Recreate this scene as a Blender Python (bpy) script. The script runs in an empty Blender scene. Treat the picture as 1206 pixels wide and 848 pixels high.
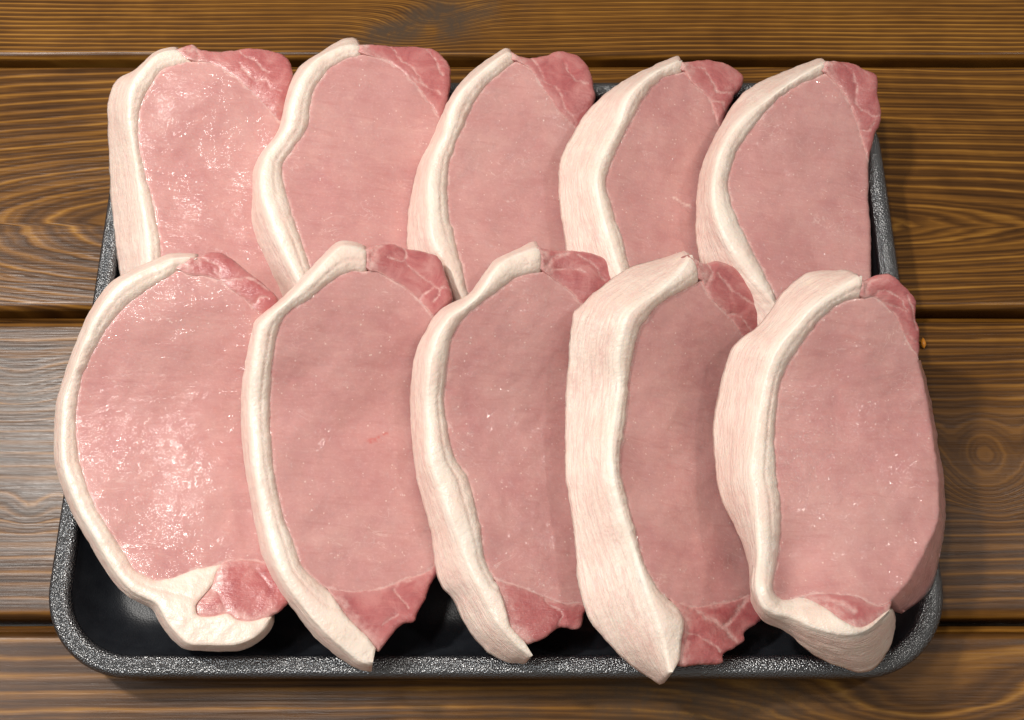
import bpy, math, random
import numpy as np
from mathutils import Vector
from mathutils.geometry import delaunay_2d_cdt

random.seed(4)
rng = np.random.default_rng(4)
sc = bpy.context.scene
col = sc.collection

# ------------------------------------------------------------------ camera
W0, H0 = 1206.0, 848.0           # photograph size, used only to measure the place
FPX = 1300.0
DIST = 0.55
TH = math.atan(FPX / 3324.0)
CAM = np.array([0.0, -DIST * math.sin(TH), DIST * math.cos(TH)])
FWD = np.array([0.0, math.sin(TH), -math.cos(TH)])
RGT = np.array([1.0, 0.0, 0.0])
UPV = np.array([0.0, math.cos(TH), math.sin(TH)])
cd = bpy.data.cameras.new("camera")
cam = bpy.data.objects.new("camera", cd)
col.objects.link(cam)
cam.location = CAM
cam.rotation_euler = (TH, 0, 0)
cd.sensor_width = 36.0
cd.lens = 36.0 * FPX / W0
cd.clip_start = 0.01
cd.clip_end = 50
sc.camera = cam

# ------------------------------------------------------------------ light and exposure
world = bpy.data.worlds.new("World")
sc.world = world
world.use_nodes = True
bg = world.node_tree.nodes["Background"]
bg.inputs[0].default_value = (1.0, 0.95, 0.88, 1)
bg.inputs[1].default_value = 0.29


def area(name, loc, target, size, power, color, size_y=None):
    ld = bpy.data.lights.new(name, 'AREA')
    ld.shape = 'RECTANGLE' if size_y else 'SQUARE'
    ld.size = size
    if size_y:
        ld.size_y = size_y
    ld.energy = power
    ld.color = color
    o = bpy.data.objects.new(name, ld)
    col.objects.link(o)
    o.location = loc
    d = Vector(target) - Vector(loc)
    o.rotation_euler = d.to_track_quat('-Z', 'Y').to_euler()
    return o


area("key_lamp", (-0.74, 0.32, 1.20), (0, 0, 0), 0.09, 12.0, (1.0, 0.955, 0.90))
area("ceiling_lamp", (-0.36, 0.21, 1.35), (-0.36, 0.21, 0), 0.09, 6.0, (1.0, 0.95, 0.89), 0.40)
area("spot_lamp", (0.92, 0.14, 1.30), (0.2, 0, 0), 0.05, 2.2, (1.0, 0.95, 0.89))
area("window_light", (-0.80, -0.18, 1.00), (-0.1, -0.1, 0), 0.28, 3.6, (0.88, 0.95, 1.0), 0.28)

sc.view_settings.view_transform = 'Standard'
sc.view_settings.look = 'None'
sc.view_settings.exposure = 0.0
sc.view_settings.gamma = 1.0
sc.view_settings.use_curve_mapping = False


# ------------------------------------------------------------------ measuring helpers
def rays(p):
    p = np.asarray(p, float).reshape(-1, 2)
    d = FPX * FWD[None] + (p[:, :1] - W0 / 2) * RGT[None] - (p[:, 1:] - H0 / 2) * UPV[None]
    return d


def at_height(p, z):
    d = rays(p)
    t = (z - CAM[2]) / d[:, 2]
    return CAM[None] + d * t[:, None]


def on_surface(p, Hf):
    p = np.asarray(p, float).reshape(-1, 2)
    P = at_height(p, np.full(len(p), 0.04))
    for _ in range(14):
        z = Hf(P[:, 0], P[:, 1], p)
        P = at_height(p, 0.5 * z + 0.5 * P[:, 2])
    return P


def hash2(ix, iy, seed):
    n = (ix.astype(np.int64) * 374761393 + iy.astype(np.int64) * 668265263 + seed * 974711) & 0x7fffffff
    n = ((n ^ (n >> 13)) * 1274126177) & 0x7fffffff
    n = n ^ (n >> 16)
    return (n & 0xffff) / 65535.0


def vnoise(x, y, seed=0):
    ix = np.floor(x); iy = np.floor(y)
    fx = x - ix; fy = y - iy
    fx = fx * fx * (3 - 2 * fx); fy = fy * fy * (3 - 2 * fy)
    a = hash2(ix, iy, seed); b = hash2(ix + 1, iy, seed)
    c = hash2(ix, iy + 1, seed); d = hash2(ix + 1, iy + 1, seed)
    return (a + (b - a) * fx) * (1 - fy) + (c + (d - c) * fx) * fy - 0.5


def fbm(x, y, seed=0, oct=3):
    s = 0; a = 1.0
    for k in range(oct):
        s = s + a * vnoise(x * 2 ** k, y * 2 ** k, seed + 17 * k)
        a *= 0.5
    return s


def spline(pts, step=2.0, n=None, jag=0.0, seed=0):
    """Catmull-Rom through pts, resampled evenly"""
    P = np.asarray(pts, float)
    if len(P) < 3:
        dense = P
    else:
        Q = np.vstack([2 * P[0] - P[1], P, 2 * P[-1] - P[-2]])
        out = []
        for i in range(1, len(Q) - 2):
            p0, p1, p2, p3 = Q[i - 1], Q[i], Q[i + 1], Q[i + 2]
            t = np.linspace(0, 1, 16, endpoint=False)[:, None]
            out.append(0.5 * ((2 * p1) + (-p0 + p2) * t + (2 * p0 - 5 * p1 + 4 * p2 - p3) * t ** 2
                              + (-p0 + 3 * p1 - 3 * p2 + p3) * t ** 3))
        dense = np.vstack(out + [P[-1:]])
    seg = np.linalg.norm(np.diff(dense, axis=0), axis=1)
    s = np.concatenate([[0], np.cumsum(seg)])
    if n is None:
        n = max(2, int(round(s[-1] / step)) + 1)
    u = np.linspace(0, s[-1], n)
    R = np.stack([np.interp(u, s, dense[:, 0]), np.interp(u, s, dense[:, 1])], 1)
    if jag > 0 and n > 4:
        T = np.gradient(R, axis=0)
        T /= np.maximum(np.linalg.norm(T, axis=1, keepdims=True), 1e-6)
        N = np.stack([-T[:, 1], T[:, 0]], 1)
        q = fbm(u / 9.0, np.full(n, 3.3 + seed), 50 + seed, 3)
        w = np.minimum(1, np.minimum(u, s[-1] - u) / 8.0)
        R = R + N * (q * w * jag * 2)[:, None]
    return R


def seg_dist(P, poly, closed=True):
    """distance of points P to polyline"""
    A = np.asarray(poly, float)
    B = np.roll(A, -1, axis=0) if closed else A[1:]
    if not closed:
        A = A[:-1]
    out = np.empty(len(P))
    AB = B - A
    L2 = np.maximum((AB ** 2).sum(1), 1e-9)
    for i in range(0, len(P), 2000):
        p = P[i:i + 2000]
        ap = p[:, None] - A[None]
        t = np.clip((ap * AB[None]).sum(2) / L2[None], 0, 1)
        d = ap - AB[None] * t[..., None]
        out[i:i + 2000] = np.sqrt((d ** 2).sum(2).min(1))
    return out


def inside(P, poly):
    x, y = P[:, 0], P[:, 1]
    A = np.asarray(poly); B = np.roll(A, -1, axis=0)
    c = np.zeros(len(P), bool)
    for (ax, ay), (bx, by) in zip(A, B):
        if ay == by:
            continue
        m = (ay > y) != (by > y)
        c ^= m & (x < (bx - ax) * (y - ay) / (by - ay) + ax)
    return c


# ------------------------------------------------------------------ object helpers
def link(name, me, parent=None, mat=None):
    o = bpy.data.objects.new(name, me)
    col.objects.link(o)
    if parent is not None:
        o.parent = parent
    if mat is not None:
        me.materials.append(mat)
    return o


def empty(name, loc):
    o = bpy.data.objects.new(name, None)
    o.empty_display_size = 0.02
    col.objects.link(o)
    o.location = loc
    return o


def tag(o, label=None, cat=None, group=None, kind=None):
    if label: o["label"] = label
    if cat: o["category"] = cat
    if group: o["group"] = group
    if kind: o["kind"] = kind
    return o


def mesh_from(name, V, F, attrs=None, smooth=True):
    me = bpy.data.meshes.new(name)
    me.from_pydata([tuple(v) for v in V], [], [tuple(f) for f in F])
    if smooth:
        me.polygons.foreach_set("use_smooth", np.ones(len(me.polygons), bool))
    for k, a in (attrs or {}).items():
        a = np.asarray(a, np.float32)
        if a.ndim == 1:
            at = me.attributes.new(k, 'FLOAT', 'POINT')
            at.data.foreach_set("value", a)
        else:
            at = me.attributes.new(k, 'FLOAT_VECTOR', 'POINT')
            at.data.foreach_set("vector", a.ravel())
    me.update()
    return me


def grid_faces(nr, nc, closed=False, flip=False):
    F = []
    for r in range(nr - 1):
        for c in range(nc if closed else nc - 1):
            c2 = (c + 1) % nc
            f = (r * nc + c, r * nc + c2, (r + 1) * nc + c2, (r + 1) * nc + c)
            F.append(f[::-1] if flip else f)
    return F


# ------------------------------------------------------------------ material helpers
class NT:
    def __init__(self, name):
        self.m = bpy.data.materials.new(name)
        self.m.use_nodes = True
        self.t = self.m.node_tree
        self.b = self.t.nodes["Principled BSDF"]

    def n(self, typ, **kw):
        nd = self.t.nodes.new(typ)
        for k, v in kw.items():
            if k.startswith("i_"):
                key = k[2:]
                key = int(key) if key.isdigit() else key.replace("_", " ")
                nd.inputs[key].default_value = v
            else:
                setattr(nd, k, v)
        return nd

    def l(self, a, b):
        self.t.links.new(a, b)

    def math(self, op, a, b=None, c=None, clamp=False):
        nd = self.n('ShaderNodeMath', operation=op, use_clamp=clamp)
        for i, v in enumerate((a, b, c)):
            if v is None: continue
            if isinstance(v, (int, float)): nd.inputs[i].default_value = v
            else: self.l(v, nd.inputs[i])
        return nd.outputs[0]

    def mix(self, fac, a, b, blend='MIX'):
        nd = self.n('ShaderNodeMix', data_type='RGBA', blend_type=blend)
        for s, v in ((nd.inputs[0], fac), (nd.inputs[6], a), (nd.inputs[7], b)):
            if isinstance(v, (int, float)): s.default_value = v
            elif isinstance(v, tuple): s.default_value = (*v, 1) if len(v) == 3 else v
            else: self.l(v, s)
        return nd.outputs[2]

    def ramp(self, fac, stops, interp='LINEAR'):
        nd = self.n('ShaderNodeValToRGB')
        cr = nd.color_ramp
        cr.interpolation = interp
        while len(cr.elements) < len(stops): cr.elements.new(0.5)
        for e, (p, c) in zip(cr.elements, stops):
            e.position = p
            e.color = (*c, 1) if len(c) == 3 else c
        self.l(fac, nd.inputs[0])
        return nd.outputs[0]

    def attr(self, name, out=2):
        return self.n('ShaderNodeAttribute', attribute_name=name).outputs[out]

    def coord(self, scale=(1, 1, 1), rot=(0, 0, 0)):
        tc = self.n('ShaderNodeTexCoord')
        mp = self.n('ShaderNodeMapping')
        mp.inputs['Scale'].default_value = scale
        mp.inputs['Rotation'].default_value = rot
        self.l(tc.outputs['Object'], mp.inputs[0])
        return mp.outputs[0]

    def noise(self, vec, scale, detail=3, rough=0.55, dist=0.0):
        nd = self.n('ShaderNodeTexNoise')
        nd.inputs['Scale'].default_value = scale
        nd.inputs['Detail'].default_value = detail
        nd.inputs['Roughness'].default_value = rough
        nd.inputs['Distortion'].default_value = dist
        self.l(vec, nd.inputs['Vector'])
        return nd.outputs[0]

    def bump(self, h, strength, dist, normal=None):
        nd = self.n('ShaderNodeBump')
        nd.inputs['Strength'].default_value = strength
        nd.inputs['Distance'].default_value = dist
        self.l(h, nd.inputs['Height'])
        if normal is not None: self.l(normal, nd.inputs['Normal'])
        return nd.outputs[0]

    def set(self, **kw):
        for k, v in kw.items():
            s = self.b.inputs[k.replace("_", " ")]
            if isinstance(v, (int, float)): s.default_value = v
            elif isinstance(v, tuple): s.default_value = (*v, 1) if len(v) == 3 and s.type == 'RGBA' else v
            else: self.l(v, s)


def lean_material():
    k = NT("lean pork")
    info = k.n('ShaderNodeObjectInfo')
    c = k.coord()
    cw = k.coord((1, 1, 1), (0, 0, 0.5))
    add = k.n('ShaderNodeVectorMath', operation='ADD')
    rnd = k.math('MULTIPLY', info.outputs['Random'], 7.0)
    cmb = k.n('ShaderNodeCombineXYZ'); k.l(rnd, cmb.inputs[0]); k.l(rnd, cmb.inputs[1])
    k.l(c, add.inputs[0]); k.l(cmb.outputs[0], add.inputs[1])
    v = add.outputs[0]
    big = k.noise(v, 26, 4, 0.6, 0.6)
    mid = k.noise(v, 120, 4, 0.6)
    base = k.ramp(big, [(0.30, (0.525, 0.232, 0.224)), (0.5, (0.585, 0.288, 0.270)), (0.70, (0.635, 0.345, 0.316))])
    base = k.mix(k.ramp(mid, [(0.35, (0, 0, 0)), (0.75, (0.45, 0.45, 0.45))]), base, (0.68, 0.36, 0.315))
    # faint fibres running across the muscle
    mp = k.n('ShaderNodeMapping'); mp.inputs['Scale'].default_value = (40, 260, 60); mp.inputs['Rotation'].default_value = (0, 0, -0.45)
    k.l(v, mp.inputs[0])
    fib = k.noise(mp.outputs[0], 1.0, 4, 0.6, 1.2)
    base = k.mix(k.ramp(fib, [(0.28, (0.28, 0.28, 0.28)), (0.48, (0, 0, 0))]), base, (0.47, 0.165, 0.155))
    base = k.mix(k.ramp(fib, [(0.60, (0, 0, 0)), (0.75, (0.3, 0.3, 0.3))]), base, (0.74, 0.44, 0.38))
    mpl = k.n('ShaderNodeMapping'); mpl.inputs['Scale'].default_value = (34, 75, 50); mpl.inputs['Rotation'].default_value = (0, 0, 0.9); mpl.inputs['Location'].default_value = (3.1, 1.7, 0)
    k.l(v, mpl.inputs[0])
    ln = k.noise(mpl.outputs[0], 1.0, 3, 0.55, 2.0)
    thread = k.ramp(k.math('ABSOLUTE', k.math('SUBTRACT', ln, 0.5)), [(0.0, (1, 1, 1)), (0.012, (0, 0, 0))])
    thread = k.math('MULTIPLY', thread, k.ramp(k.noise(v, 40, 2), [(0.56, (0, 0, 0)), (0.68, (1, 1, 1))]))
    base = k.mix(k.math('MULTIPLY', thread, 0.45), base, (0.84, 0.60, 0.54))
    tiny = k.noise(v, 850, 2, 0.6)
    base = k.mix(k.ramp(tiny, [(0.56, (0, 0, 0)), (0.76, (0.22, 0.22, 0.22))]), base, (0.80, 0.55, 0.49))
    base = k.mix(k.ramp(tiny, [(0.28, (0.14, 0.14, 0.14)), (0.44, (0, 0, 0))]), base, (0.44, 0.17, 0.16))
    # small pale flecks
    vor = k.n('ShaderNodeTexVoronoi'); vor.inputs['Scale'].default_value = 420; k.l(v, vor.inputs['Vector'])
    fl = k.math('LESS_THAN', vor.outputs['Distance'], 0.17)
    keep = k.math('GREATER_THAN', k.noise(v, 260, 2), 0.58)
    base = k.mix(k.math('MULTIPLY', k.math('MULTIPLY', fl, keep), 0.55), base, (0.86, 0.66, 0.58))
    # pale connective tissue near the cut edge, marbling and blood spots from the traced marks
    e = k.attr("edge")
    en = k.math('ADD', e, k.math('MULTIPLY', k.math('SUBTRACT', k.noise(v, 190, 5, 0.78), 0.5), 7.0))
    base = k.mix(k.ramp(en, [(0.0, (0.5, 0.5, 0.5)), (1.0, (0, 0, 0))]), base, (0.83, 0.58, 0.52))
    s = k.attr("seam")
    base = k.mix(k.math('MULTIPLY', s, 0.8, clamp=True), base, (0.86, 0.66, 0.58))
    base = k.mix(k.math('MULTIPLY', k.attr("blood"), 0.7, clamp=True), base, (0.60, 0.13, 0.11))
    k.set(Base_Color=base, Roughness=0.45, Subsurface_Weight=0.25, Subsurface_Scale=0.0012,
          Subsurface_Radius=(1.0, 0.35, 0.25), Specular_IOR_Level=0.18)
    fine = k.noise(v, 1000, 3, 0.6)
    mp2 = k.n('ShaderNodeMapping'); mp2.inputs['Scale'].default_value = (85, 250, 160); mp2.inputs['Rotation'].default_value = (0, 0, -0.5)
    k.l(v, mp2.inputs[0])
    wr = k.noise(mp2.outputs[0], 1.0, 3, 0.55, 0.6)
    patch = k.ramp(k.noise(v, 30, 2), [(0.35, (0.25, 0.25, 0.25)), (0.65, (1, 1, 1))])
    h = k.math('ADD', k.math('MULTIPLY', k.math('MULTIPLY', wr, patch), 0.9), k.math('MULTIPLY', fine, 0.25))
    nb = k.bump(h, 0.42, 0.0007)
    k.l(nb, k.b.inputs['Normal'])
    wet = k.noise(v, 70, 3, 0.6)
    cwgt = k.ramp(wet, [(0.36, (0.25, 0.25, 0.25)), (0.64, (0.85, 0.85, 0.85))])
    k.l(cwgt, k.b.inputs['Coat Weight'])
    k.b.inputs['Coat Roughness'].default_value = 0.055
    k.b.inputs['Coat IOR'].default_value = 1.5
    spark = k.noise(v, 520, 2, 0.5)
    vd = k.n('ShaderNodeTexVoronoi'); vd.inputs['Scale'].default_value = 340; k.l(v, vd.inputs['Vector'])
    sv_ = k.n('ShaderNodeSeparateColor'); k.l(vd.outputs['Color'], sv_.inputs[0])
    rr_ = k.math('DIVIDE', vd.outputs['Distance'], k.math('ADD', k.math('MULTIPLY', sv_.outputs[0], 0.20), 0.10))
    drop = k.math('MULTIPLY', k.math('MAXIMUM', k.math('SUBTRACT', 1.0, k.math('MULTIPLY', rr_, rr_)), 0.0), k.math('GREATER_THAN', sv_.outputs[1], 0.25))
    hc = k.math('ADD', k.math('MULTIPLY', wr, 1.9), k.math('ADD', k.math('MULTIPLY', spark, 0.30), k.math('MULTIPLY', drop, 0.22)))
    nb2 = k.bump(hc, 0.9, 0.00075)
    k.l(nb2, k.b.inputs['Coat Normal'])
    return k.m


def cap_material():
    k = NT("dark side muscle")
    info = k.n('ShaderNodeObjectInfo')
    c = k.coord()
    rnd = k.math('MULTIPLY', info.outputs['Random'], 7.0)
    cmb = k.n('ShaderNodeCombineXYZ'); k.l(rnd, cmb.inputs[0]); k.l(rnd, cmb.inputs[1])
    add = k.n('ShaderNodeVectorMath', operation='ADD')
    k.l(c, add.inputs[0]); k.l(cmb.outputs[0], add.inputs[1])
    v = add.outputs[0]
    big = k.noise(v, 75, 4, 0.65, 0.8)
    base = k.ramp(big, [(0.3, (0.39, 0.090, 0.095)), (0.5, (0.50, 0.155, 0.150)), (0.70, (0.60, 0.255, 0.235))])
    mp = k.n('ShaderNodeMapping'); mp.inputs['Scale'].default_value = (60, 420, 80); mp.inputs['Rotation'].default_value = (0, 0, 0.9)
    k.l(v, mp.inputs[0])
    fib = k.noise(mp.outputs[0], 1.0, 4, 0.6, 1.0)
    base = k.mix(k.ramp(fib, [(0.55, (0, 0, 0)), (0.78, (0.4, 0.4, 0.4))]), base, (0.64, 0.28, 0.25))
    s = k.attr("seam")
    sn = k.math('MULTIPLY', s, k.ramp(k.noise(v, 230, 4, 0.7), [(0.36, (0.08, 0.08, 0.08)), (0.60, (0.66, 0.66, 0.66))]))
    base = k.mix(sn, base, (0.83, 0.56, 0.50))
    e = k.attr("edge")
    wide = k.math('MULTIPLY', k.math('ADD', e, k.math('MULTIPLY', k.math('SUBTRACT', k.noise(v, 120, 4, 0.7), 0.5), 5.0)), 0.2)
    base = k.mix(k.ramp(wide, [(0.0, (0.6, 0.6, 0.6)), (0.75, (0, 0, 0))]), base, (0.585, 0.270, 0.250))
    en = k.math('ADD', e, k.math('MULTIPLY', k.math('SUBTRACT', k.noise(v, 280, 4, 0.75), 0.5), 3.5))
    base = k.mix(k.ramp(en, [(0.0, (0.5, 0.5, 0.5)), (0.7, (0, 0, 0))]), base, (0.76, 0.46, 0.41))
    k.set(Base_Color=base, Roughness=0.34, Subsurface_Weight=0.25, Subsurface_Scale=0.0010,
          Subsurface_Radius=(1.0, 0.25, 0.2), Coat_Weight=0.5, Coat_Roughness=0.13, Coat_IOR=1.42)
    h = k.math('ADD', fib, k.math('MULTIPLY', k.noise(v, 700, 3, 0.6), 0.7))
    nb = k.bump(h, 0.4, 0.0009)
    k.l(nb, k.b.inputs['Normal']); k.l(nb, k.b.inputs['Coat Normal'])
    return k.m


def fat_material():
    k = NT("pork back fat")
    info = k.n('ShaderNodeObjectInfo')
    c = k.coord()
    rnd = k.math('MULTIPLY', info.outputs['Random'], 7.0)
    cmb = k.n('ShaderNodeCombineXYZ'); k.l(rnd, cmb.inputs[0]); k.l(rnd, cmb.inputs[1])
    add = k.n('ShaderNodeVectorMath', operation='ADD')
    k.l(c, add.inputs[0]); k.l(cmb.outputs[0], add.inputs[1])
    v = add.outputs[0]
    n1 = k.noise(v, 55, 4, 0.6)
    base = k.ramp(n1, [(0.3, (0.83, 0.65, 0.545)), (0.5, (0.875, 0.73, 0.62)), (0.72, (0.895, 0.78, 0.68))])
    base = k.mix(k.ramp(k.noise(v, 38, 4, 0.65, 0.6), [(0.50, (0, 0, 0)), (0.70, (0.45, 0.45, 0.45))]), base, (0.86, 0.60, 0.52))
    s = k.attr("seam")
    base = k.mix(k.math('MULTIPLY', s, 0.6), base, (0.80, 0.49, 0.41))
    e = k.attr("edge")
    en = k.math('ADD', e, k.math('MULTIPLY', k.math('SUBTRACT', k.noise(v, 450, 3, 0.7), 0.5), 1.8))
    base = k.mix(k.ramp(en, [(0.0, (0.5, 0.5, 0.5)), (0.8, (0, 0, 0))]), base, (0.84, 0.55, 0.46))
    k.set(Base_Color=base, Roughness=0.42, Subsurface_Weight=0.25, Subsurface_Scale=0.0007,
          Subsurface_Radius=(1.0, 0.6, 0.4), Coat_Weight=0.45, Coat_Roughness=0.20, Coat_IOR=1.40)
    h = k.math('ADD', k.noise(v, 260, 3, 0.6), k.math('MULTIPLY', k.noise(v, 900, 3, 0.6), 0.35))
    nb = k.bump(h, 0.55, 0.0010)
    k.l(nb, k.b.inputs['Normal']); k.l(nb, k.b.inputs['Coat Normal'])
    return k.m


def rind_material():
    k = NT("pork rind")
    wc = k.attr("wall", 1)                      # (along mm, across mm, 0)
    mp = k.n('ShaderNodeMapping'); mp.inputs['Scale'].default_value = (0.085, 0.60, 1.0)
    k.l(wc, mp.inputs[0])
    st = k.noise(mp.outputs[0], 1.0, 4, 0.6, 1.5)
    c = k.coord()
    n1 = k.noise(c, 70, 4, 0.6)
    base = k.ramp(n1, [(0.3, (0.79, 0.565, 0.475)), (0.5, (0.825, 0.64, 0.54)), (0.72, (0.855, 0.70, 0.60))])
    base = k.mix(k.ramp(st, [(0.38, (0.6, 0.6, 0.6)), (0.53, (0, 0, 0))]), base, (0.77, 0.50, 0.44))
    base = k.mix(k.ramp(k.noise(c, 140, 3, 0.6), [(0.6, (0, 0, 0)), (0.8, (0.35, 0.35, 0.35))]), base, (0.85, 0.70, 0.48))
    sx = k.n('ShaderNodeSeparateXYZ'); k.l(wc, sx.inputs[0])
    acr = k.math('ADD', sx.outputs[1], k.math('MULTIPLY', k.math('SUBTRACT', n1, 0.5), 3.0))
    fatc = k.ramp(k.noise(c, 55, 4, 0.6), [(0.3, (0.83, 0.65, 0.545)), (0.5, (0.875, 0.73, 0.62)), (0.72, (0.895, 0.78, 0.68))])
    base = k.mix(k.ramp(k.math('MULTIPLY', acr, 0.1), [(0.03, (0, 0, 0)), (0.42, (1, 1, 1))]), fatc, base)
    # a few pores
    vor = k.n('ShaderNodeTexVoronoi'); vor.inputs['Scale'].default_value = 160; k.l(c, vor.inputs['Vector'])
    dot = k.math('LESS_THAN', vor.outputs['Distance'], 0.05)
    keep = k.math('GREATER_THAN', k.noise(c, 90, 1), 0.66)
    base = k.mix(k.math('MULTIPLY', k.math('MULTIPLY', dot, keep), 0.5), base, (0.45, 0.25, 0.18))
    k.set(Base_Color=base, Roughness=0.46, Subsurface_Weight=0.2, Subsurface_Scale=0.0006,
          Subsurface_Radius=(1.0, 0.55, 0.4), Coat_Weight=0.12, Coat_Roughness=0.30, Coat_IOR=1.38)
    h = k.math('ADD', st, k.math('MULTIPLY', k.noise(c, 420, 3, 0.6), 0.5))
    nb = k.bump(h, 0.7, 0.0011)
    k.l(nb, k.b.inputs['Normal']); k.l(nb, k.b.inputs['Coat Normal'])
    return k.m


def foam_material(name, rough, spark):
    k = NT(name)
    c = k.coord()
    n1 = k.noise(c, 90, 3, 0.6)
    base = k.ramp(n1, [(0.3, (0.007, 0.008, 0.011)), (0.7, (0.016, 0.018, 0.022))])
    vor = k.n('ShaderNodeTexVoronoi', feature='F1'); vor.inputs['Scale'].default_value = 1350; k.l(c, vor.inputs['Vector'])
    h = k.math('ADD', vor.outputs['Distance'], k.math('MULTIPLY', k.noise(c, 1500, 2, 0.6), 0.6))
    nb = k.bump(h, spark, 0.0008)
    k.set(Base_Color=base, Roughness=rough, Specular_IOR_Level=0.9 if spark > 0.5 else 0.5, IOR=1.85 if spark > 0.5 else 1.5)
    k.l(nb, k.b.inputs['Normal'])
    return k.m


def wood_material():
    k = NT("stained pine")
    info = k.n('ShaderNodeObjectInfo')
    c = k.coord()
    rnd = k.math('MULTIPLY', info.outputs['Random'], 9.0)
    cmb = k.n('ShaderNodeCombineXYZ'); k.l(rnd, cmb.inputs[0]); k.l(rnd, cmb.inputs[2])
    add = k.n('ShaderNodeVectorMath', operation='ADD')
    k.l(c, add.inputs[0]); k.l(cmb.outputs[0], add.inputs[1])
    v = add.outputs[0]

    def stretched(sx, sy, detail=4, dist=0.0):
        mp = k.n('ShaderNodeMapping'); mp.inputs['Scale'].default_value = (sx, sy, 30)
        k.l(v, mp.inputs[0])
        return k.noise(mp.outputs[0], 1.0, detail, 0.6, dist)
    fib = stretched(28, 900)
    fib2 = stretched(10, 240)
    ring = k.attr("ring")
    jit = k.math('MULTIPLY', k.math('SUBTRACT', stretched(14, 160, 3), 0.5), 0.55)
    r = k.math('FRACT', k.math('ADD', ring, jit))
    # a dark flat then a golden line
    line = k.ramp(r, [(0.0, (0.55, 0.55, 0.55)), (0.14, (0.12, 0.12, 0.12)), (0.45, (0.16, 0.16, 0.16)), (0.70, (0.36, 0.36, 0.36)), (0.88, (0.82, 0.82, 0.82)), (1.0, (0.55, 0.55, 0.55))])
    fine = k.math('FRACT', k.math('MULTIPLY', k.math('ADD', ring, jit), 2.63))
    line2 = k.ramp(fine, [(0.0, (0.5, 0.5, 0.5)), (0.2, (0.15, 0.15, 0.15)), (0.8, (0.85, 0.85, 0.85)), (1.0, (0.5, 0.5, 0.5))])
    mixw = k.ramp(stretched(3, 14, 2), [(0.4, (0.15, 0.15, 0.15)), (0.65, (0.6, 0.6, 0.6))])
    g = k.mix(mixw, line, line2)
    g = k.math('ADD', g, k.math('MULTIPLY', k.math('SUBTRACT', fib, 0.5), 0.4))
    g = k.math('ADD', g, k.math('MULTIPLY', k.math('SUBTRACT', fib2, 0.5), 0.5))
    blot = k.noise(v, 9, 4, 0.65, 0.5)
    g = k.math('ADD', g, k.math('MULTIPLY', k.math('SUBTRACT', blot, 0.50), 0.8))
    g = k.math('ADD', k.math('MULTIPLY', g, k.math('SUBTRACT', 1.0, k.attr('calm'))), k.math('MULTIPLY', k.attr('calm'), 0.42))
    warm = k.attr("warm")                       # stain depth measured over the board
    g = k.math('ADD', g, k.math('MULTIPLY', warm, 0.5))
    base = k.ramp(g, [(0.0, (0.032, 0.0125, 0.0032)), (0.35, (0.088, 0.035, 0.0068)), (0.65, (0.190, 0.079, 0.0125)), (1.0, (0.36, 0.17, 0.028))])
    kn = k.attr("knot")
    base = k.mix(k.math('MULTIPLY', kn, k.ramp(k.noise(v, 120, 4, 0.7, 1.0), [(0.3, (0.5, 0.5, 0.5)), (0.6, (1, 1, 1))])), base, (0.070, 0.045, 0.028))
    k.set(Base_Color=base, Specular_IOR_Level=0.20)
    rr = k.ramp(fib, [(0.3, (0.24, 0.24, 0.24)), (0.7, (0.34, 0.34, 0.34))])
    k.l(rr, k.b.inputs['Roughness'])
    h = k.math('ADD', k.math('MULTIPLY', g, 0.8), k.math('MULTIPLY', fib, 0.8))
    nb = k.bump(h, 0.28, 0.0003)
    k.l(nb, k.b.inputs['Normal'])
    return k.m


M_LEAN, M_CAP, M_FAT, M_RIND = lean_material(), cap_material(), fat_material(), rind_material()
M_RIM = foam_material("black foam rim", 0.24, 0.55)
M_BASIN = foam_material("black foam basin", 0.40, 0.10)
M_WOOD = wood_material()


# ------------------------------------------------------------------ the table
def py(y, z=0.0):
    return float(at_height([(603, y)], z)[0, 1])


def px2(x, y, z=0.0):
    P = at_height([(x, y)], z)[0]
    return P[0], P[1]


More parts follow.
